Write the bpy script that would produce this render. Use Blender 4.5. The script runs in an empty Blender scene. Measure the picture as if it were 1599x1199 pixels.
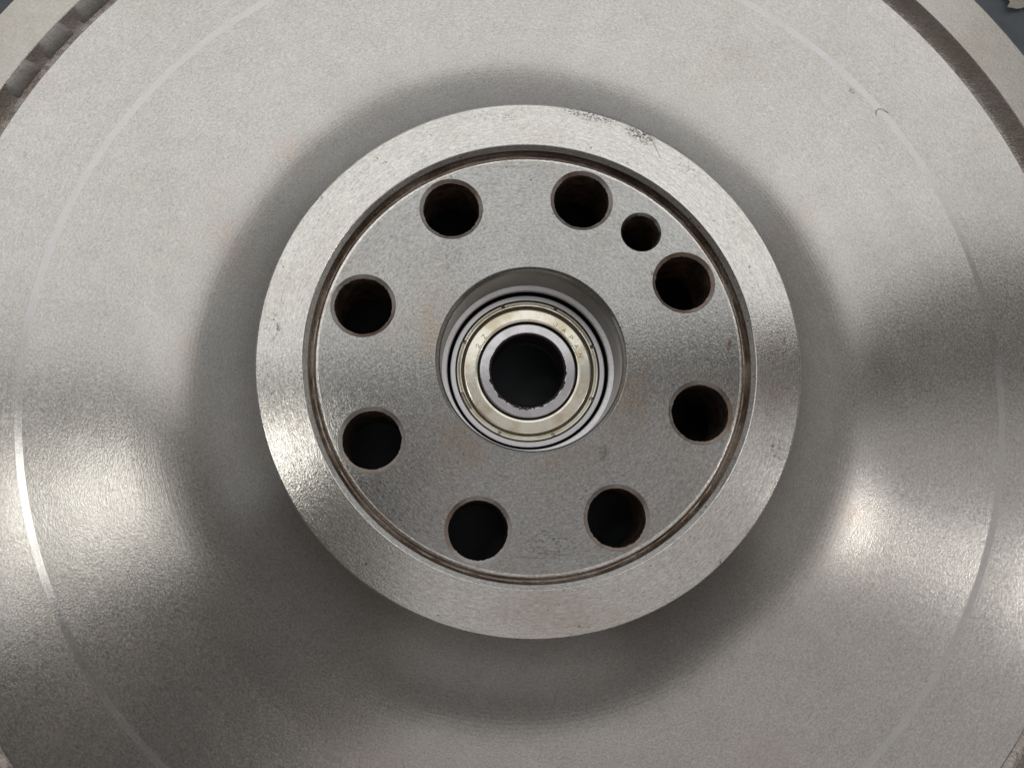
import bpy, bmesh, math, random
from mathutils import Vector, noise, Matrix
from mathutils.geometry import delaunay_2d_cdt

random.seed(7)
scene = bpy.context.scene
COL = scene.collection
MM = 0.001
PI = math.pi

# ------------------------------------------------------------------ camera
cam_data = bpy.data.cameras.new("camera")
cam = bpy.data.objects.new("camera", cam_data)
COL.objects.link(cam)
cam.location = (-12.356 * MM, -43.979 * MM, 190.878 * MM)
cam.rotation_euler = (0.191656, -0.058571, 0.073735)
cam_data.sensor_fit = 'HORIZONTAL'
cam_data.sensor_width = 36.0
cam_data.lens = 36.0 * 1450.58 / 1599.0
cam_data.clip_start = 0.005
cam_data.clip_end = 50.0
scene.camera = cam

# ------------------------------------------------------------------ light
world = bpy.data.worlds.new("World")
scene.world = world
world.use_nodes = True
bg = world.node_tree.nodes["Background"]
bg.inputs[0].default_value = (0.100, 0.092, 0.086, 1)
bg.inputs[1].default_value = 1.0


def lamp(name, tx, ty, z, sx, sy, radiance, color=(1, 1, 1), rot=0.0, spread=180):
    """area lamp hung at height z over the bench, (tx, ty) = offset / height"""
    d = bpy.data.lights.new(name, 'AREA')
    d.shape = 'RECTANGLE'
    d.size = sx
    d.size_y = sy
    d.energy = radiance * sx * sy * PI
    d.color = color
    d.spread = math.radians(spread)
    o = bpy.data.objects.new(name, d)
    COL.objects.link(o)
    o.location = (tx * z, ty * z, z)
    o.rotation_euler = (0, 0, rot)
    return o


lamp("ceiling_panel_light", -0.050, 0.575, 2.0, 3.0, 1.40, 0.88, (1.0, 0.985, 0.96), 0.20)
lamp("strip_light_west", -0.240, 0.088, 2.0, 0.10, 0.12, 8.5, (1.0, 0.97, 0.90))
lamp("strip_light_southwest", -0.290, 0.010, 2.0, 0.06, 0.06, 4.0, (1.0, 0.98, 0.93))
lamp("strip_light_east", 0.50, 0.055, 2.0, 0.09, 0.09, 22.0, (1.0, 0.96, 0.90))
lamp("ceiling_bounce_fill", 0.34, -0.15, 2.0, 1.7, 1.4, 0.34, (1.0, 0.95, 0.93))  # added unseen fill, standing in for light bounced off the ceiling


def side_fill(name, loc, rx, rz, sx, sy, radiance, color=(1, 1, 1)):  # upright unseen fill lamp, added to lift the tones of the boss flank
    o = lamp(name, 0, 0, 1.0, sx, sy, radiance, color)
    o.location = loc
    o.rotation_euler = (rx, 0, rz)
    return o


side_fill("north_fill_light", (0, 3.0, 1.35), -PI / 2, 0, 6.0, 2.7, 0.30, (0.98, 0.99, 1.0))  # added fill out of view, lightens the flank's far side
side_fill("west_fill_light", (-3.0, 0.9, 1.35), -PI / 2, PI / 2, 4.2, 2.7, 0.19, (0.98, 0.99, 1.0))  # added fill out of view, lightens the left flank
side_fill("south_fill_light", (0.15, -2.4, 0.85), PI / 2, 0, 2.4, 1.7, 0.12, (1.0, 0.94, 0.92))  # added weak fill out of view, lightens the flank's near side
side_fill("east_fill_light", (3.0, 0.9, 1.35), -PI / 2, -PI / 2, 4.2, 2.7, 0.16, (1.0, 0.97, 0.94))  # added fill out of view, lightens the right flank

scene.view_settings.view_transform = 'Standard'
scene.view_settings.look = 'None'
scene.view_settings.exposure = 0.0
scene.view_settings.gamma = 1.0
scene.view_settings.use_curve_mapping = False


# ------------------------------------------------------------------ node helper
class G:
    def __init__(self, name):
        self.m = bpy.data.materials.new(name)
        self.m.use_nodes = True
        self.t = self.m.node_tree
        self.b = self.t.nodes["Principled BSDF"]

    def n(self, typ, **kw):
        nd = self.t.nodes.new(typ)
        for k, v in kw.items():
            setattr(nd, k, v)
        return nd

    def put(self, sock, v):
        if isinstance(v, bpy.types.NodeSocket):
            self.t.links.new(v, sock)
        else:
            sock.default_value = v

    def math(self, op, a, b=0.0, c=0.0, clamp=False):
        nd = self.n('ShaderNodeMath', operation=op)
        nd.use_clamp = clamp
        self.put(nd.inputs[0], a)
        self.put(nd.inputs[1], b)
        self.put(nd.inputs[2], c)
        return nd.outputs[0]

    def xyz(self, x, y, z):
        nd = self.n('ShaderNodeCombineXYZ')
        for i, v in enumerate((x, y, z)):
            self.put(nd.inputs[i], v)
        return nd.outputs[0]

    def noise(self, vec, scale, detail=2.0, rough=0.5):
        nd = self.n('ShaderNodeTexNoise')
        self.put(nd.inputs['Vector'], vec)
        nd.inputs['Scale'].default_value = scale
        nd.inputs['Detail'].default_value = detail
        nd.inputs['Roughness'].default_value = rough
        return nd.outputs[0]

    def ramp(self, v, lo, hi, a=0.0, b=1.0):
        nd = self.n('ShaderNodeMapRange')
        nd.interpolation_type = 'SMOOTHSTEP'
        self.put(nd.inputs[0], v)
        for i, q in enumerate((lo, hi, a, b)):
            nd.inputs[i + 1].default_value = q
        return nd.outputs[0]

    def mix(self, f, a, b, blend='MIX'):
        nd = self.n('ShaderNodeMix', data_type='RGBA', blend_type=blend)
        self.put(nd.inputs[0], f)
        for s, v in ((nd.inputs[6], a), (nd.inputs[7], b)):
            if isinstance(v, (int, float)):
                v = (v, v, v, 1)
            elif isinstance(v, tuple) and len(v) == 3:
                v = (*v, 1)
            self.put(s, v)
        return nd.outputs[2]

    def grey(self, v):
        return self.xyz(v, v, v)

    def polar(self, world_pos=False):
        if world_pos:
            p = self.n('ShaderNodeNewGeometry').outputs['Position']
        else:
            p = self.n('ShaderNodeTexCoord').outputs['Object']
        s = self.n('ShaderNodeSeparateXYZ')
        self.put(s.inputs[0], p)
        x, y, z = s.outputs
        r = self.math('SQRT', self.math('ADD', self.math('MULTIPLY', x, x), self.math('MULTIPLY', y, y)))
        rr = self.math('MAXIMUM', r, 1e-5)
        return p, x, y, z, r, self.math('DIVIDE', x, rr), self.math('DIVIDE', y, rr)

    def blob(self, p, cx, cy, sx, sy, rot=0.0):
        """soft elliptical mask (1 inside) around a point of the surface, sizes in mm"""
        mp = self.n('ShaderNodeMapping')
        mp.vector_type = 'TEXTURE'
        self.put(mp.inputs[0], p)
        mp.inputs[1].default_value = (cx * MM, cy * MM, 0)
        mp.inputs[2].default_value = (0, 0, rot)
        mp.inputs[3].default_value = (sx * MM, sy * MM, 1000)
        ln = self.n('ShaderNodeVectorMath', operation='LENGTH')
        self.put(ln.inputs[0], mp.outputs[0])
        return self.ramp(ln.outputs['Value'], 1.0, 0.35)


def turned(name, base, rough=0.34, aniso=0.6, streak=(42, 3300), sa=0.16, grain=1500, ga=0.16,
           bump=1.0, tint=(0.50, 0.43, 0.36), tint_amt=0.35, blot=38, pits=0.0, marks=(), rust=(), ringline=0.0,
           world_pos=False, pit_scale=1100, pit_thr=0.73, rough_in=None):
    """lathe-turned steel: grooves run round the axis"""
    g = G(name)
    p, x, y, z, r, c, s = g.polar(world_pos)
    A, K = streak
    v = g.xyz(g.math('MULTIPLY', c, A), g.math('MULTIPLY', s, A), g.math('MULTIPLY', r, K))
    n1 = g.noise(v, 1.0, 2.0, 0.6)
    n2 = g.noise(p, grain, 3.0, 0.6)
    n3 = g.noise(p, blot, 4.0, 0.55)
    n5 = g.noise(p, blot * 5.3, 3.0, 0.6)
    k = g.math('ADD', 1.0, g.math('ADD', g.math('MULTIPLY', g.math('SUBTRACT', n1, 0.5), sa * 2),
                                  g.math('MULTIPLY', g.math('SUBTRACT', n2, 0.5), ga * 2)))
    k = g.math('ADD', k, g.math('MULTIPLY', g.math('SUBTRACT', n5, 0.5), 0.20))
    if ringline:
        n6 = g.noise(g.xyz(g.math('MULTIPLY', c, 1.2), g.math('MULTIPLY', s, 1.2), g.math('MULTIPLY', r, 1500)), 1.0, 2.0)
        k = g.math('ADD', k, g.math('MULTIPLY', g.math('SUBTRACT', n6, 0.5), ringline))
    col = g.mix(g.ramp(n3, 0.38, 0.75, 0.0, tint_amt), base, tint)
    for (cx, cy, sx, sy, rot, colr, amt) in rust:
        w = g.math('MULTIPLY', g.blob(p, cx, cy, sx, sy, rot), g.ramp(g.math('ADD', g.math('MULTIPLY', n5, 0.55), g.math('MULTIPLY', n2, 0.45)), 0.40, 0.60, 0.0, amt))
        col = g.mix(w, col, colr)
    col = g.mix(1.0, col, g.grey(k), 'MULTIPLY')
    dark = None
    if pits:
        n4 = g.noise(p, pit_scale, 1.0, 0.5)
        n7 = g.noise(p, 90, 2.0, 0.5)
        thr = g.math('ADD', n4, g.math('MULTIPLY', g.math('SUBTRACT', n7, 0.5), 0.35))
        dark = g.ramp(thr, pit_thr, pit_thr + 0.07, 0.0, pits)
    for (cx, cy, sx, sy, rot, sc, lo, amt) in marks:
        q = g.n('ShaderNodeMapping')
        g.put(q.inputs[0], p)
        q.inputs[1].default_value = (cx * 0.13, cy * 0.07, sc * 0.001)
        nm = g.noise(q.outputs[0], sc, 3.0, 0.65)
        w = g.math('MULTIPLY', g.blob(p, cx, cy, sx, sy, rot), g.ramp(nm, lo - 0.03, lo + 0.16, 0.0, amt))
        dark = w if dark is None else g.math('MAXIMUM', dark, w)
    if dark is not None:
        col = g.mix(dark, col, (0.055, 0.05, 0.05))
    g.put(g.b.inputs['Base Color'], col)
    g.b.inputs['Metallic'].default_value = 1.0
    ro = g.math('ADD', rough, g.math('MULTIPLY', g.math('SUBTRACT', n2, 0.5), 0.10))
    ro = g.math('ADD', ro, g.math('MULTIPLY', g.math('SUBTRACT', n3, 0.5), 0.12))
    if rough_in:  # coarser tool finish towards the root of the boss
        ro = g.math('ADD', ro, g.ramp(r, rough_in[0] * MM, rough_in[1] * MM, rough_in[2], 0.0))
    g.put(g.b.inputs['Roughness'], ro)
    g.b.inputs['Anisotropic'].default_value = aniso
    g.b.inputs['Anisotropic Rotation'].default_value = 0.25
    tg = g.n('ShaderNodeTangent', direction_type='RADIAL', axis='Z')
    g.put(g.b.inputs['Tangent'], tg.outputs[0])
    h = g.math('ADD', g.math('MULTIPLY', n1, 0.55), g.math('MULTIPLY', n2, 0.6))
    bp = g.n('ShaderNodeBump')
    bp.inputs['Strength'].default_value = 1.0
    bp.inputs['Distance'].default_value = 0.00003 * bump
    g.put(bp.inputs['Height'], h)
    g.put(g.b.inputs['Normal'], bp.outputs[0])
    return g.m


def plain(name, base, metallic=1.0, rough=0.3, grain=1500, ga=0.2, bump=0.0, tint=None, tint_amt=0.5, blot=120, world_pos=True,
          aniso=0.0):
    g = G(name)
    if world_pos:
        p = g.n('ShaderNodeNewGeometry').outputs['Position']
    else:
        p = g.n('ShaderNodeTexCoord').outputs['Object']
    n2 = g.noise(p, grain, 3.0, 0.6)
    n3 = g.noise(p, blot, 4.0, 0.6)
    col = base if tint is None else g.mix(g.ramp(n3, 0.40, 0.66, 0.0, tint_amt), base, tint)
    k = g.math('ADD', 1.0, g.math('MULTIPLY', g.math('SUBTRACT', n2, 0.5), ga * 2))
    g.put(g.b.inputs['Base Color'], g.mix(1.0, col, g.grey(k), 'MULTIPLY'))
    g.b.inputs['Metallic'].default_value = metallic
    g.put(g.b.inputs['Roughness'], g.math('ADD', rough, g.math('MULTIPLY', g.math('SUBTRACT', n3, 0.5), 0.15)))
    if aniso:
        g.b.inputs['Anisotropic'].default_value = aniso
        g.b.inputs['Anisotropic Rotation'].default_value = 0.25
        tg = g.n('ShaderNodeTangent', direction_type='RADIAL', axis='Z')
        g.put(g.b.inputs['Tangent'], tg.outputs[0])
    if bump:
        bp = g.n('ShaderNodeBump')
        bp.inputs['Distance'].default_value = 0.00003 * bump
        g.put(bp.inputs['Height'], n2)
        g.put(g.b.inputs['Normal'], bp.outputs[0])
    return g.m


RUST = (0.20, 0.105, 0.06)
M = {}
M['boss'] = turned('turned_boss_steel', (0.66, 0.655, 0.635), rough=0.145, aniso=0.6, sa=0.45, ga=0.42, pits=0.75, bump=0.6, grain=2300,
                   tint=(0.50, 0.45, 0.39), ringline=0.22,
                   marks=[(20.5, 52.6, 5, 2.2, -0.4, 1500, 0.44, 0.9), (9, 56.0, 9, 1.5, -0.15, 1700, 0.47, 0.9), (24.3, 49.5, 0.16, 3.4, 0.5, 300, 0.15, 0.6), (-12, 54, 9, 2.0, 0.2, 1500, 0.55, 0.6), (31, 46, 6, 2.5, -0.6, 1500, 0.54, 0.6),
                          (-54.7, 1.6, 2.6, 4.0, 0.0, 1000, 0.52, 0.75), (-55, -9, 2.0, 5, 0, 1100, 0.56, 0.6),
                          (54, 9, 2.5, 5, 0, 900, 0.55, 0.6), (52.5, -16, 3.0, 4.0, 0, 1400, 0.52, 0.7),
                          (-40, 35, 5, 3, 0.8, 900, 0.60, 0.7), (-8, -54, 6, 3, 0, 800, 0.64, 0.8),
                          (44, 36, 5, 4, -0.8, 800, 0.58, 0.5)],
                   rust=[(51, 0, 6, 14, 0, (0.46, 0.37, 0.29), 0.4), (10, -52, 20, 6, 0, (0.42, 0.33, 0.26), 0.4)])
M['face'] = turned('turned_face_steel', (0.405, 0.41, 0.405), rough=0.145, aniso=0.60, sa=0.55, ga=0.42, pits=0.55, grain=2300,
                   tint=(0.36, 0.32, 0.28), bump=0.8, ringline=0.18,
                   marks=[(-19, 21, 4, 6, 0.3, 1300, 0.50, 0.35), (-22, 24, 3, 4, 0.3, 600, 0.50, 0.2), (7, -40.5, 5, 0.12, 0.0, 300, 0.2, 0.5), (3, -41.5, 6, 0.10, 0.05, 300, 0.3, 0.5), (9, -37.2, 4, 0.12, 0.02, 300, 0.3, 0.5), (-8, 43.2, 10, 0.12, 0.1, 300, 0.4, 0.4), (6, -38.5, 7, 4, 0.0, 1500, 0.54, 0.7),
                          (22, -41, 6, 2, 0.5, 700, 0.53, 0.7), (20, 33, 5, 3, 0.5, 900, 0.57, 0.6),
                          (16, -19, 1.6, 2.6, -0.5, 500, 0.42, 0.45)],
                   rust=[(-20, 2, 6, 14, 0.2, (0.37, 0.31, 0.25), 0.7), (-13, -19, 9, 7, -0.6, (0.37, 0.31, 0.25), 0.7),
                         (21, -6, 7, 14, 0, (0.37, 0.31, 0.25), 0.7), (10, -21, 10, 5, 0.3, (0.37, 0.31, 0.25), 0.6),
                         (42.5, 6.9, 0.7, 1.7, -0.2, RUST, 1.0)])
M['lip'] = turned('bright_lip_steel', (0.74, 0.73, 0.71), rough=0.17, aniso=0.3, sa=0.5, ga=0.5, grain=1500, bump=1.0, tint=(0.45, 0.36, 0.29), tint_amt=0.6, blot=90)  # base colour brighter than the boss and bolt face
M['web'] = turned('turned_web_steel', (0.558, 0.55, 0.535), rough=0.165, aniso=0.62, sa=0.28, ga=0.46, grain=2300, bump=0.34, ringline=0.10, rough_in=(68, 89, 0.20),
                  tint=(0.51, 0.475, 0.44), tint_amt=0.38, pits=0.5, pit_scale=520, pit_thr=0.86, streak=(110, 2900), blot=30,
                  marks=[(26, 62.5, 15, 1.9, -0.42, 320, 0.32, 0.65), (33, 59, 5, 2.0, -0.55, 700, 0.48, 0.4),
                         (14, 67.5, 7, 0.35, -0.25, 300, 0.25, 0.45), (78.0, 81.9, 1.6, 1.0, -0.7, 1300, 0.48, 0.6), (84.5, 77.6, 3.0, 0.10, -0.3, 300, 0.1, 0.25),
                         (-20, -88, 0.12, 3.2, 0.35, 300, 0.1, 0.45), (72, -62, 2.2, 0.08, 0.2, 300, 0.1, 0.3),
                         (-96, 30, 0.08, 2.6, 0.5, 300, 0.1, 0.2), (40, 96, 3.4, 0.07, 0.5, 300, 0.1, 0.25)],
                  rust=[(-72, 30, 7, 16, 0.35, (0.53, 0.47, 0.435), 0.6), (-60, 52, 9, 9, 0.7, (0.53, 0.47, 0.43), 0.6),
                        (-79, -4, 6, 16, 0, (0.53, 0.475, 0.44), 0.6), (64, 45, 6, 14, -0.6, (0.53, 0.48, 0.44), 0.6),
                        (-122, 60, 9, 7, 0, (0.54, 0.48, 0.43), 0.6), (60, -84, 9, 12, 0, (0.50, 0.42, 0.39), 0.5),
                        (82, -26, 7, 5, 0, (0.50, 0.43, 0.37), 0.5), (-30, -84, 20, 8, -0.4, (0.50, 0.44, 0.42), 0.5)])
M['bevel'] = turned('bevel_steel', (0.595, 0.595, 0.59), rough=0.15, aniso=0.4, sa=0.06, ga=0.20, grain=2100, bump=0.12, tint_amt=0.1)
M['rim'] = turned('turned_rim_steel', (0.58, 0.565, 0.53), rough=0.25, aniso=0.4, sa=0.10, ga=0.38, bump=0.5, grain=2000)
M['cast'] = plain('rough_cast_iron', (0.54, 0.505, 0.475), 0.9, 0.38, grain=1300, ga=0.35, bump=7.0, tint=(0.40, 0.33, 0.28), blot=45)
M['pad'] = plain('cast_pad_iron', (0.58, 0.57, 0.555), 0.7, 0.55, grain=1100, ga=0.3, bump=5.0, tint=(0.44, 0.42, 0.40), blot=220)
M['groove'] = plain('groove_steel', (0.47, 0.43, 0.395), 1.0, 0.26, grain=1500, ga=0.4, bump=0.9, tint=(0.21, 0.15, 0.11), tint_amt=0.55, blot=70)
M['chamfer'] = plain('hole_chamfer_steel', (0.68, 0.65, 0.63), 1.0, 0.36, grain=1300, ga=0.3, bump=1.5, tint=(0.40, 0.28, 0.21), tint_amt=0.9, blot=65)
M['dowel_chamfer'] = plain('dowel_chamfer_steel', (0.36, 0.36, 0.38), 1.0, 0.3, grain=1300, ga=0.2, bump=1.0)
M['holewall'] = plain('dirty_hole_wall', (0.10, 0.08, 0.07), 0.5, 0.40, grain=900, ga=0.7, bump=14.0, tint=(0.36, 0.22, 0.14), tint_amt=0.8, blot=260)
M['bore'] = plain('bore_steel', (0.44, 0.43, 0.41), 1.0, 0.32, grain=1200, ga=0.2, bump=0.8, tint=(0.36, 0.32, 0.27), blot=90)
M['ledge'] = plain('bore_ledge_steel', (0.84, 0.84, 0.86), 0.9, 0.42, grain=1800, ga=0.25, bump=1.0)
M['race'] = plain('polished_race_steel', (0.76, 0.77, 0.80), 1.0, 0.30, grain=1500, ga=0.06, bump=0.15)
M['inner_race'] = plain('ground_race_steel', (0.66, 0.66, 0.69), 1.0, 0.20, grain=700, ga=0.10, bump=0.3, tint=(0.5, 0.49, 0.52), blot=250)
M['shield'] = plain('yellow_zinc_shield', (0.88, 0.855, 0.75), 1.0, 0.18, grain=900, ga=0.10, bump=0.3, tint=(0.60, 0.52, 0.36), tint_amt=0.75, blot=190)
M['crimp'] = plain('crimped_shield_edge', (0.84, 0.82, 0.74), 1.0, 0.16, grain=900, ga=0.1, bump=0.3)
M['ink'] = plain('stamped_letter_grey', (0.26, 0.22, 0.14), 0.8, 0.4, grain=900, ga=0.2)
M['grease'] = plain('dark_purple_grease', (0.030, 0.018, 0.022), 0.0, 0.28, grain=900, ga=0.5, bump=8.0)
M['recess_shade'] = plain('groove_shade', (0.06, 0.05, 0.035), 0.2, 0.4, grain=1200, ga=0.5, bump=3.0, tint=(0.13, 0.105, 0.06), tint_amt=0.7, blot=200)  # recess shade put into the colour of the seam and groove rings
M['black'] = plain('gap_shade', (0.012, 0.011, 0.012), 0.0, 0.5)  # near-black colour standing in for shade in narrow gaps
M['bench'] = plain('slate_blue_bench_paint', (0.135, 0.165, 0.19), 0.0, 0.45, grain=500, ga=0.15, bump=1.0, tint=(0.085, 0.105, 0.12), blot=40)
M['paper'] = plain('cream_paper', (0.90, 0.87, 0.80), 0.0, 0.8, grain=700, ga=0.06, bump=2.0)
M['fibre'] = plain('dark_fibre', (0.22, 0.20, 0.19), 0.0, 0.6)


# ------------------------------------------------------------------ mesh helpers
def link(name, me, mat, parent=None, loc=(0, 0, 0), rotz=0.0):
    o = bpy.data.objects.new(name, me)
    COL.objects.link(o)
    if mat is not None and len(me.materials) == 0:
        me.materials.append(mat)
    if parent is not None:
        o.parent = parent
    o.location = loc
    o.rotation_euler = (0, 0, rotz)
    return o


def finish(bm, name, sharp=28):
    bmesh.ops.recalc_face_normals(bm, faces=bm.faces)
    for f in bm.faces:
        f.smooth = True
    a = math.radians(sharp)
    for e in bm.edges:
        if len(e.link_faces) == 2 and e.calc_face_angle(0) > a:
            e.smooth = False
    me = bpy.data.meshes.new(name)
    bm.to_mesh(me)
    bm.free()
    return me


def lathe(name, prof, n=256, a0=0.0, a1=2 * PI, jitter=None, up=True, caps=False):
    """revolve (r, z) profile in mm; support loops keep long flats flat"""
    if jitter is None:
        q = [prof[0]]
        for (r0, z0), (r1, z1) in zip(prof[:-1], prof[1:]):
            L = math.hypot(r1 - r0, z1 - z0)
            if L > 0.9:
                for t in (0.06 / L, 1 - 0.06 / L):
                    q.append((r0 + (r1 - r0) * t, z0 + (z1 - z0) * t))
            q.append((r1, z1))
        prof = q
    bm = bmesh.new()
    full = abs(a1 - a0 - 2 * PI) < 1e-6
    cnt = n if full else n + 1
    rings = []
    for i in range(cnt):
        a = a0 + (a1 - a0) * i / n
        row = []
        for j, (r, z) in enumerate(prof):
            dr, dz = jitter(a, j) if jitter else (0, 0)
            row.append(bm.verts.new(((r + dr) * math.cos(a) * MM, (r + dr) * math.sin(a) * MM, (z + dz) * MM)))
        rings.append(row)
    for i in range(n):
        p, q = rings[i], rings[(i + 1) % cnt]
        for j in range(len(prof) - 1):
            bm.faces.new((p[j], p[j + 1], q[j + 1], q[j]))
    if caps and not full:
        bm.faces.new(rings[0])
        bm.faces.new(list(reversed(rings[-1])))
    me = finish(bm, name)
    # open sheets: make them face up / inward as drawn (profile runs inside to outside)
    return me


def arc(cx, cz, rx, rz, d0, d1, k):
    return [(cx + rx * math.cos(math.radians(d0 + (d1 - d0) * i / k)), cz + rz * math.sin(math.radians(d0 + (d1 - d0) * i / k))) for i in range(k + 1)]


# ------------------------------------------------------------------ bench
bench_z = -46.0
bm = bmesh.new()
bmesh.ops.create_grid(bm, x_segments=4, y_segments=4, size=0.6)
bench = link('bench_top', finish(bm, 'bench_top'), M['bench'], loc=(0, 0, bench_z * MM))
bench['kind'] = 'structure'

# ------------------------------------------------------------------ flywheel
fly = bpy.data.objects.new('flywheel', None)
COL.objects.link(fly)
fly.location = (0, 0, bench_z * MM)
fly.empty_display_size = 0.02
fly['label'] = 'large round grey turned steel flywheel with raised drilled boss, filling the picture'
fly['category'] = 'flywheel'
UP = (0, 0, -bench_z * MM)

# boss: ring top, chamfers and the flank that sweeps into the dish
SL = [(58.3, -60), (60.5, -52), (63, -45), (66, -37), (70, -26.5), (74, -16.5), (78, -8.0), (82, -2.2), (86, 0.8), (93, 3.2), (103, 4.7), (114.3, 5.6)]


def slope(r):
    for (r0, a), (r1, b) in zip(SL[:-1], SL[1:]):
        if r <= r1:
            return math.tan(math.radians(a + (b - a) * (r - r0) / (r1 - r0)))
    return math.tan(math.radians(SL[-1][1]))


dish = [(58.3, 0.0)]
while dish[-1][0] < 114.299:
    r0, z0 = dish[-1]
    st = 0.1 if r0 < 62 else 0.25
    r1 = min(r0 + st, 114.3)
    dish.append((r1, z0 + slope((r0 + r1) / 2) * (r1 - r0)))
off = -24.2 - min(dish, key=lambda q: abs(q[0] - 80))[1]
dish = [(r, z + off) for r, z in dish]
dish = [q for i, q in enumerate(dish) if q[0] < 60 or i % 4 == 0 or i == len(dish) - 1]
flank = [q for q in dish if q[0] <= 77.01]
floor_prof = [flank[-1]] + [q for q in dish if q[0] > 77.01]
boss = link('boss', lathe('boss', [(48.12, 0.0), (57.45, 0.0), (57.72, -0.10), (57.85, -0.40), (58.0, -4.0), flank[0]], 320), M['boss'], fly, UP)
link('boss_flank', lathe('boss_flank', flank, 320), M['web'], boss)
# groove that separates ring and bolt face
link('ring_chamfer', lathe('ring_chamfer', [(48.12, 0.0), (47.98, -0.05), (47.10, -0.62)], 320), M['boss'], boss)
gp = [(47.10, -0.62), (47.0, -0.75), (46.96, -1.4), (46.94, -2.1)]
gp += arc(46.38, -2.25, 0.56, 1.35, 0, -176, 14)[1:] + [(45.76, -2.12), (45.68, -2.08)]
gjit = lambda a, j: (0.05 * noise.noise(Vector((math.cos(a) * 40, math.sin(a) * 40, j * .6))), 0.05 * noise.noise(Vector((math.cos(a) * 55, math.sin(a) * 55, 9 + j * .6))))
link('relief_groove', lathe('relief_groove', gp, 320, jitter=lambda a, j: gjit(a, j) if 3 < j < len(gp) - 2 else (0, 0)), M['groove'], boss)

link('groove_lip', lathe('groove_lip', [(45.68, -2.08), (45.60, -2.045), (45.10, -1.985), (45.03, -2.0)], 320), M['lip'], boss)

# bolt face with its round openings
BR, BA = 37.775, 2.12830
DR, DA = 37.808, 0.94734
holes = [(BR * math.cos(BA - i * PI / 4), BR * math.sin(BA - i * PI / 4), 6.98) for i in range(8)]
holes.append((DR * math.cos(DA), DR * math.sin(DA), 4.55))
co, edges, loops = [], [], []


def add_loop(cx, cy, r, n):
    b = len(co)
    for i in range(n):
        co.append(Vector((cx + r * math.cos(2 * PI * i / n), cy + r * math.sin(2 * PI * i / n))))
    edges.extend((b + i, b + (i + 1) % n) for i in range(n))


add_loop(0, 0, 45.03, 320)
add_loop(0, 0, 20.57, 160)
for h in holes:
    add_loop(h[0], h[1], h[2], 64)
vs, es, fs, *_ = delaunay_2d_cdt(co, edges, [], 4, 1e-5)
bm = bmesh.new()
bv = [bm.verts.new((v.x * MM, v.y * MM, -2.0 * MM)) for v in vs]
for f in fs:
    c = sum((vs[i] for i in f), Vector((0, 0))) / len(f)
    if not (20.55 < c.length < 45.05) or any((c - Vector(h[:2])).length < h[2] * 0.995 for h in holes):
        continue
    bm.faces.new([bv[i] for i in f])
bmesh.ops.delete(bm, geom=[v for v in bm.verts if not v.link_faces], context='VERTS')
bolt_face = link('bolt_face', finish(bm, 'bolt_face'), M['face'], fly, UP)


def hole_parts(r_out, r_in, nm, cmat):
    """chamfer ring and dirty wall of a drilled hole, mouth at z = 0"""
    jag = lambda a: 0.10 * noise.noise(Vector((math.cos(a) * 3, math.sin(a) * 3, r_out))) + 0.13 * noise.noise(Vector((math.cos(a) * 11, math.sin(a) * 11, r_out)))
    hj = lambda a, j: (jag(a), 0) if j >= 2 else (0, 0)
    wall = lathe(nm + '_wall', [(r_in, -0.62), (r_in + 0.02, -4), (r_in, -10), (r_in, -17.0), (r_in + 0.9, -18.0)], 128, jitter=lambda a, j: (jag(a), 0) if j == 0 else (0, 0))
    ch = lathe(nm + '_chamfer', [(r_out, 0.0), (r_out - 0.10, -0.10), (r_in, -0.62)], 128, jitter=hj)
    return wall, ch


bw, bc = hole_parts(6.98, 6.15, 'bolt_hole', None)
dw, dc = hole_parts(4.55, 4.05, 'dowel_hole', None)
for i, h in enumerate(holes[:8]):
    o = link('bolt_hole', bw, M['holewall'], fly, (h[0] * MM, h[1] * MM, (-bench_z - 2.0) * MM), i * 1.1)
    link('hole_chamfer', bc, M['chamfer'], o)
h = holes[8]
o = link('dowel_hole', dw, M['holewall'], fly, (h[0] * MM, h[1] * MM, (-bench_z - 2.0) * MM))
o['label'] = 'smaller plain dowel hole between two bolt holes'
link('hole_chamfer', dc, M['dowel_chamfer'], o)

# bearing bore
bore = link('bearing_bore', lathe('bearing_bore', [(19.78, -2.52), (19.60, -2.75), (19.50, -3.6), (19.45, -4.6), (19.42, -9.9), (19.35, -11.3), (19.30, -11.95)], 192), M['bore'], fly, UP)
link('bore_chamfer', lathe('bore_chamfer', [(20.57, -2.0), (20.45, -2.04), (19.86, -2.42), (19.78, -2.52)], 192), M['face'], bore)
link('bore_ledge', lathe('bore_ledge', [(19.30, -11.95), (18.35, -12.20), (18.20, -12.28), (18.14, -12.5), (18.12, -13.0)], 192), M['ledge'], bore)
link('bore_seat', lathe('bore_seat', [(18.12, -13.0), (18.1, -15.0), (17.56, -15.6), (17.54, -24.0)], 160), M['black'], bore)  # coloured black to stand for shade in the gap round the bearing

# dish, bevel, outer dish
ZE = floor_prof[-1][1]
ZD = ZE + 2.55  # height of the dish lip
print('dish edge z', ZE, 'lip', ZD, 'flank top z', flank[0])
web = link('web', lathe('web', floor_prof, 320), M['web'], fly, UP)
link('step_bevel', lathe('step_bevel', [floor_prof[-1], (114.5, ZE + 0.025), (115.7, ZE + 0.19), (115.85, ZE + 0.21)], 320), M['bevel'], web)
link('outer_web', lathe('outer_web', [(115.85, ZE + 0.21), (136.1, ZE + 2.65), (136.35, ZD)], 320), M['web'], web)

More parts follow.
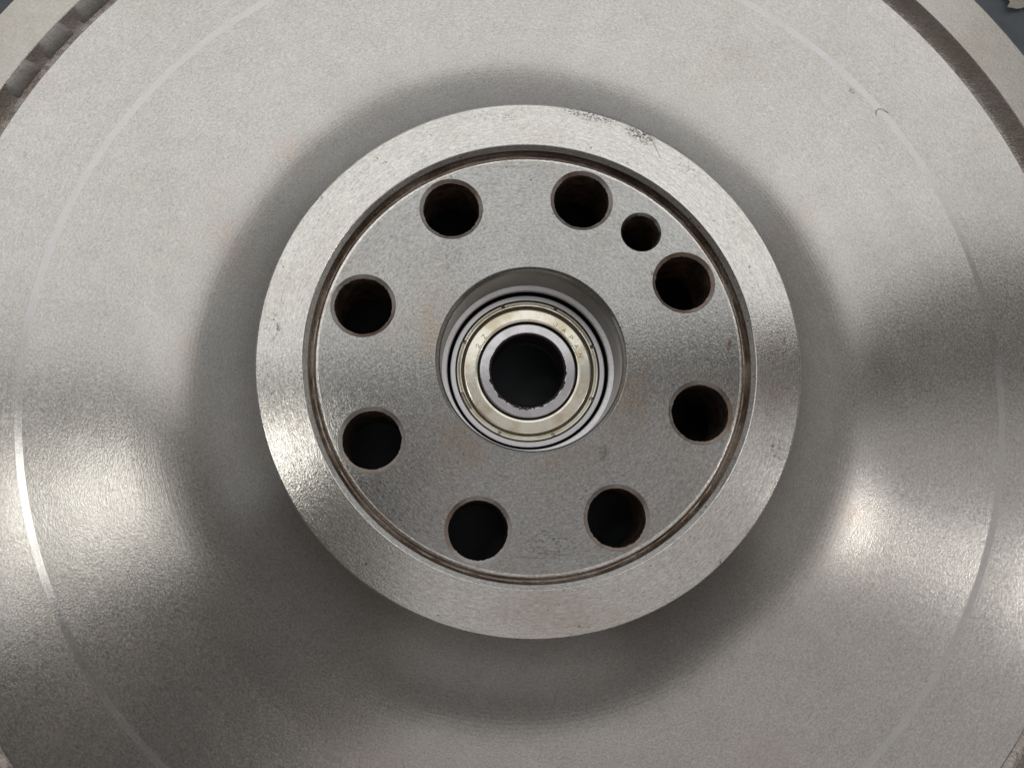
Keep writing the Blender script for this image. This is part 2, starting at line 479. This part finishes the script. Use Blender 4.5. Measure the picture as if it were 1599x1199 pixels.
# rim beyond a rough cast channel
rim = link('rim', lathe('rim', [(142.65, ZD - 0.12), (142.85, ZD), (154.6, ZD), (155.2, ZD - 0.45), (155.3, ZD - 2), (155.3, -45.9)], 320), M['rim'], fly, UP)
wj = lambda a, j: (0.16 * noise.noise(Vector((math.cos(a) * 150, math.sin(a) * 150, j * 1.3))), 0.16 * noise.noise(Vector((math.cos(a) * 130, math.sin(a) * 130, 5 + j * 1.3)))) if 1 < j < 8 else (0, 0)
link('cast_channel', lathe('cast_channel', [(136.35, ZD), (136.5, ZD - 0.4), (137.0, ZD - 3.6), (138.0, ZD - 4.2), (139.2, ZD - 4.1), (140.3, ZD - 3.4), (141.2, ZD - 2.4), (142.0, ZD - 1.2), (142.4, ZD - 0.55), (142.65, ZD - 0.12)], 900, jitter=wj), M['cast'], rim)


def pad_mesh(w, seed):
    """cast lug on the channel's outer slope, centred on angle 0"""
    bm = bmesh.new()
    na, prof = 12, [(142.70, -0.16), (142.3, -0.28), (141.6, -0.75), (140.8, -1.45), (140.2, -2.3), (140.0, -3.0), (140.1, -3.9)]
    rows = []
    for i in range(na + 1):
        u = i / na * 2 - 1
        row = []
        for j, (r, z) in enumerate(prof):
            e = max(0.0, (abs(u) - 0.70) / 0.30)
            nn = noise.noise(Vector((u * 4 + seed * 7, j * 0.9, seed)))
            a = (u + 0.05 * noise.noise(Vector((j * 0.7, seed, u)))) * w
            rr, zz = r + 0.10 * nn * (j > 0), z + 0.12 * nn * (j > 0) - 1.6 * e * e * (j > 0)
            row.append(bm.verts.new((rr * math.cos(a) * MM, rr * math.sin(a) * MM, (ZD + zz) * MM)))
        rows.append(row)
    for i in range(na):
        for j in range(len(prof) - 1):
            bm.faces.new((rows[i][j], rows[i][j + 1], rows[i + 1][j + 1], rows[i + 1][j]))
    return finish(bm, 'casting_pad', 60)


pads = [pad_mesh(math.radians(2.0), 1), pad_mesh(math.radians(1.9), 2)]
for i, deg in enumerate((123.2, 128.2, 133.2, 138.3, 143.4, 148.5, 153.5)):
    link('casting_pad', pads[i % 2], M['pad'], rim, (0, 0, 0), math.radians(deg))

# ------------------------------------------------------------------ pilot bearing
bear_top = -13.70
brg = bpy.data.objects.new('pilot_bearing', None)
COL.objects.link(brg)
brg.location = (0, 0, (bear_top - 10) * MM)
brg.empty_display_size = 0.01
brg['label'] = 'small shielded ball bearing with yellowish shield seated in the centre bore'
brg['category'] = 'bearing'
B0 = (0, 0, 10 * MM)
link('outer_race', lathe('outer_race', [(16.28, -0.8), (16.30, -0.05), (16.36, 0.0), (17.30, 0.0), (17.44, -0.06), (17.49, -0.2), (17.5, -0.7), (17.5, -9.8)], 192), M['race'], brg, B0)
sh = link('shield', lathe('shield', [(16.27, -0.9), (16.18, -0.6), (15.9, -0.40), (15.45, -0.30), (15.25, -0.12), (15.05, -0.12), (14.92, -0.35), (14.84, -0.85), (14.62, -1.0), (14.48, -0.80), (14.40, -0.44), (14.28, -0.33), (14.05, -0.29),
                                     (12.0, -0.20), (11.55, -0.19), (11.36, -0.28), (11.30, -0.75)], 192), M['shield'], brg, B0)


def crimp_mesh(a0, a1):
    sec = arc(15.78, -0.28, 0.34, 0.31, -20, 200, 9)
    return lathe('crimp_segment', sec, 24, math.radians(a0), math.radians(a1), caps=False)


cm, cms = crimp_mesh(1.5, 43.5), crimp_mesh(14.0, 43.5)
for i in range(8):
    deg = 70.2 - 45 * (i + 1)
    short = (i == 4)  # the worn one, lower left
    link('crimp_segment', cms if short else cm, M['crimp'], sh, (0, 0, 0), math.radians(deg))

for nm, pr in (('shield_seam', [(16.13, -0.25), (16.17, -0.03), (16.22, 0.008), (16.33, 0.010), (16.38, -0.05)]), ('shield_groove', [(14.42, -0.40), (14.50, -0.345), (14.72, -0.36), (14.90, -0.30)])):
    link(nm, lathe(nm, pr, 160), M['recess_shade'], sh)  # dark rings laid over seam and groove as painted shade
link('inner_race', lathe('inner_race', [(8.2, -9.5), (8.2, -0.55), (8.42, -0.22), (8.62, -0.05), (8.8, 0.0), (10.55, -0.09), (10.75, -0.16), (10.85, -0.28), (10.86, -2.0)], 160), M['inner_race'], brg, B0)
link('gap_shade_ring', lathe('gap_shade_ring', [(10.86, -1.6), (11.3, -1.6)], 96), M['black'], brg, B0)  # black ring across the race gap, painted in place of its shade


def gj(a, j):
    low = 0.5 - 0.5 * math.sin(a + 0.25)
    n1 = noise.noise(Vector((math.cos(a) * 7, math.sin(a) * 7, 1.5)))
    n2 = noise.noise(Vector((math.cos(a) * 21, math.sin(a) * 21, 4.5)))
    n3 = noise.noise(Vector((math.cos(a) * 46, math.sin(a) * 46, 8.5)))
    e = (0.08 + 0.42 * low) * max(0.0, n1 + 0.35) + 0.30 * (0.30 + low) * max(0, n2) + 0.30 * (0.25 + low) * max(0, n3)
    return ((0, 0), (0, 0), (e * 0.4, 0.03 * n2), (e * 0.8, 0.05 * n2), (e, 0))[j]


link('grease_residue', lathe('grease_residue', [(7.9, -7.0), (7.95, -0.9), (8.2, -0.12), (8.50, 0.07), (8.56, 0.005)], 360, jitter=gj), M['grease'], brg, B0)

# lettering stamped into the shield
GLY = {
    'J': [[(0.75, 1), (0.75, 0.25), (0.6, 0.03), (0.35, 0.0), (0.12, 0.08), (0.0, 0.28)]],
    'A': [[(0, 0), (0.45, 1), (0.9, 0)], [(0.18, 0.36), (0.72, 0.36)]],
    'P': [[(0, 0), (0, 1), (0.55, 1), (0.78, 0.88), (0.8, 0.68), (0.6, 0.5), (0, 0.48)]],
    'N': [[(0, 0), (0, 1), (0.8, 0), (0.8, 1)]],
    '2': [[(0.0, 0.75), (0.12, 0.94), (0.4, 1.0), (0.68, 0.9), (0.72, 0.66), (0.5, 0.4), (0.0, 0.0), (0.78, 0.0)]],
    'Z': [[(0, 1), (0.78, 1), (0, 0), (0.78, 0)]],
}


def letter_mesh(ch, h=0.92, t=0.06):
    bm = bmesh.new()
    for st in GLY[ch]:
        for (x0, y0), (x1, y1) in zip(st[:-1], st[1:]):
            a, b = Vector(((x0 - 0.4) * h, (y0 - 0.5) * h)), Vector(((x1 - 0.4) * h, (y1 - 0.5) * h))
            d = (b - a).normalized()
            nrm = Vector((-d.y, d.x)) * t
            a -= d * t * 0.6
            b += d * t * 0.6
            top = [bm.verts.new((q.x * MM, q.y * MM, 0.012 * MM)) for q in (a + nrm, a - nrm, b - nrm, b + nrm)]
            low = [bm.verts.new((v.co.x, v.co.y, -0.05 * MM)) for v in top]
            bm.faces.new(top)
            for k in range(4):
                bm.faces.new((top[k], low[k], low[(k + 1) % 4], top[(k + 1) % 4]))
    return finish(bm, 'letter', 60)


for ch, deg in (('J', 63.5), ('A', 52.8), ('P', 42.0), ('A', 31.6), ('N', 21.0), ('2', 158.0), ('Z', 146.2)):
    a = math.radians(deg)
    link('stamped_letter', letter_mesh(ch), M['ink'], sh, (12.55 * math.cos(a) * MM, 12.55 * math.sin(a) * MM, -0.212 * MM), a - PI / 2)

# ------------------------------------------------------------------ scrap of paper on the bench
bm = bmesh.new()
nx, ny = 26, 20
grid = {}
for i in range(nx + 1):
    for j in range(ny + 1):
        u, v = i / nx, j / ny
        x, y = u * 40, v * 30
        e = noise.noise(Vector((u * 9, 2, 0))) * 2.2 + noise.noise(Vector((u * 25, 5, 0))) * 0.8
        e2 = noise.noise(Vector((v * 8, 12, 0))) * 2.0 + noise.noise(Vector((v * 21, 15, 0))) * 0.8
        z = 1.6 + 1.5 * noise.noise(Vector((u * 5, v * 4, 1))) + 0.7 * noise.noise(Vector((u * 12, v * 10, 3)))
        grid[i, j] = bm.verts.new(((x + e2 * (1 - u)) * MM, (y + e * (1 - v)) * MM, max(z, 0.2) * MM))
for i in range(nx):
    for j in range(ny):
        bm.faces.new((grid[i, j], grid[i + 1, j], grid[i + 1, j + 1], grid[i, j + 1]))
bmesh.ops.solidify(bm, geom=bm.faces[:], thickness=0.15 * MM)
PAPER = (133.4, 126.0)
pp = link('paper_scrap', finish(bm, 'paper_scrap', 40), M['paper'], None, (PAPER[0] * MM, PAPER[1] * MM, bench_z * MM), 0.1)
pp['label'] = 'cream torn paper scrap on the dark bench at the top right corner'
pp['category'] = 'paper'

# ------------------------------------------------------------------ hair-like fibre lying on the dish
def tube(name, pts, rad, mat):
    cu = bpy.data.curves.new(name, 'CURVE')
    cu.dimensions = '3D'
    cu.bevel_depth = rad * MM
    cu.bevel_resolution = 1
    sp = cu.splines.new('NURBS')
    sp.points.add(len(pts) - 1)
    for q, (x, y, z) in zip(sp.points, pts):
        q.co = (x * MM, y * MM, z * MM, 1)
    sp.use_endpoint_u = True
    o = bpy.data.objects.new(name, cu)
    dg = bpy.context.evaluated_depsgraph_get()
    COL.objects.link(o)
    dg.update()
    me = bpy.data.meshes.new_from_object(o.evaluated_get(bpy.context.evaluated_depsgraph_get()))
    bpy.data.objects.remove(o)
    me.materials.clear()
    return link(name, me, mat)


fb = tube('lint_fibre', [(84.5, 75.6, ZE + 0.15), (84.3, 76.9, ZE + 0.4), (85.0, 77.4, ZE + 0.5), (86.0, 77.3, ZE + 0.5), (87.0, 76.6, ZE + 0.4), (87.8, 76.3, ZE + 0.2)], 0.055, M['fibre'])
fb['label'] = 'tiny dark curled fibre lying on the pale step line, upper right of the dish'
fb['category'] = 'fibre'
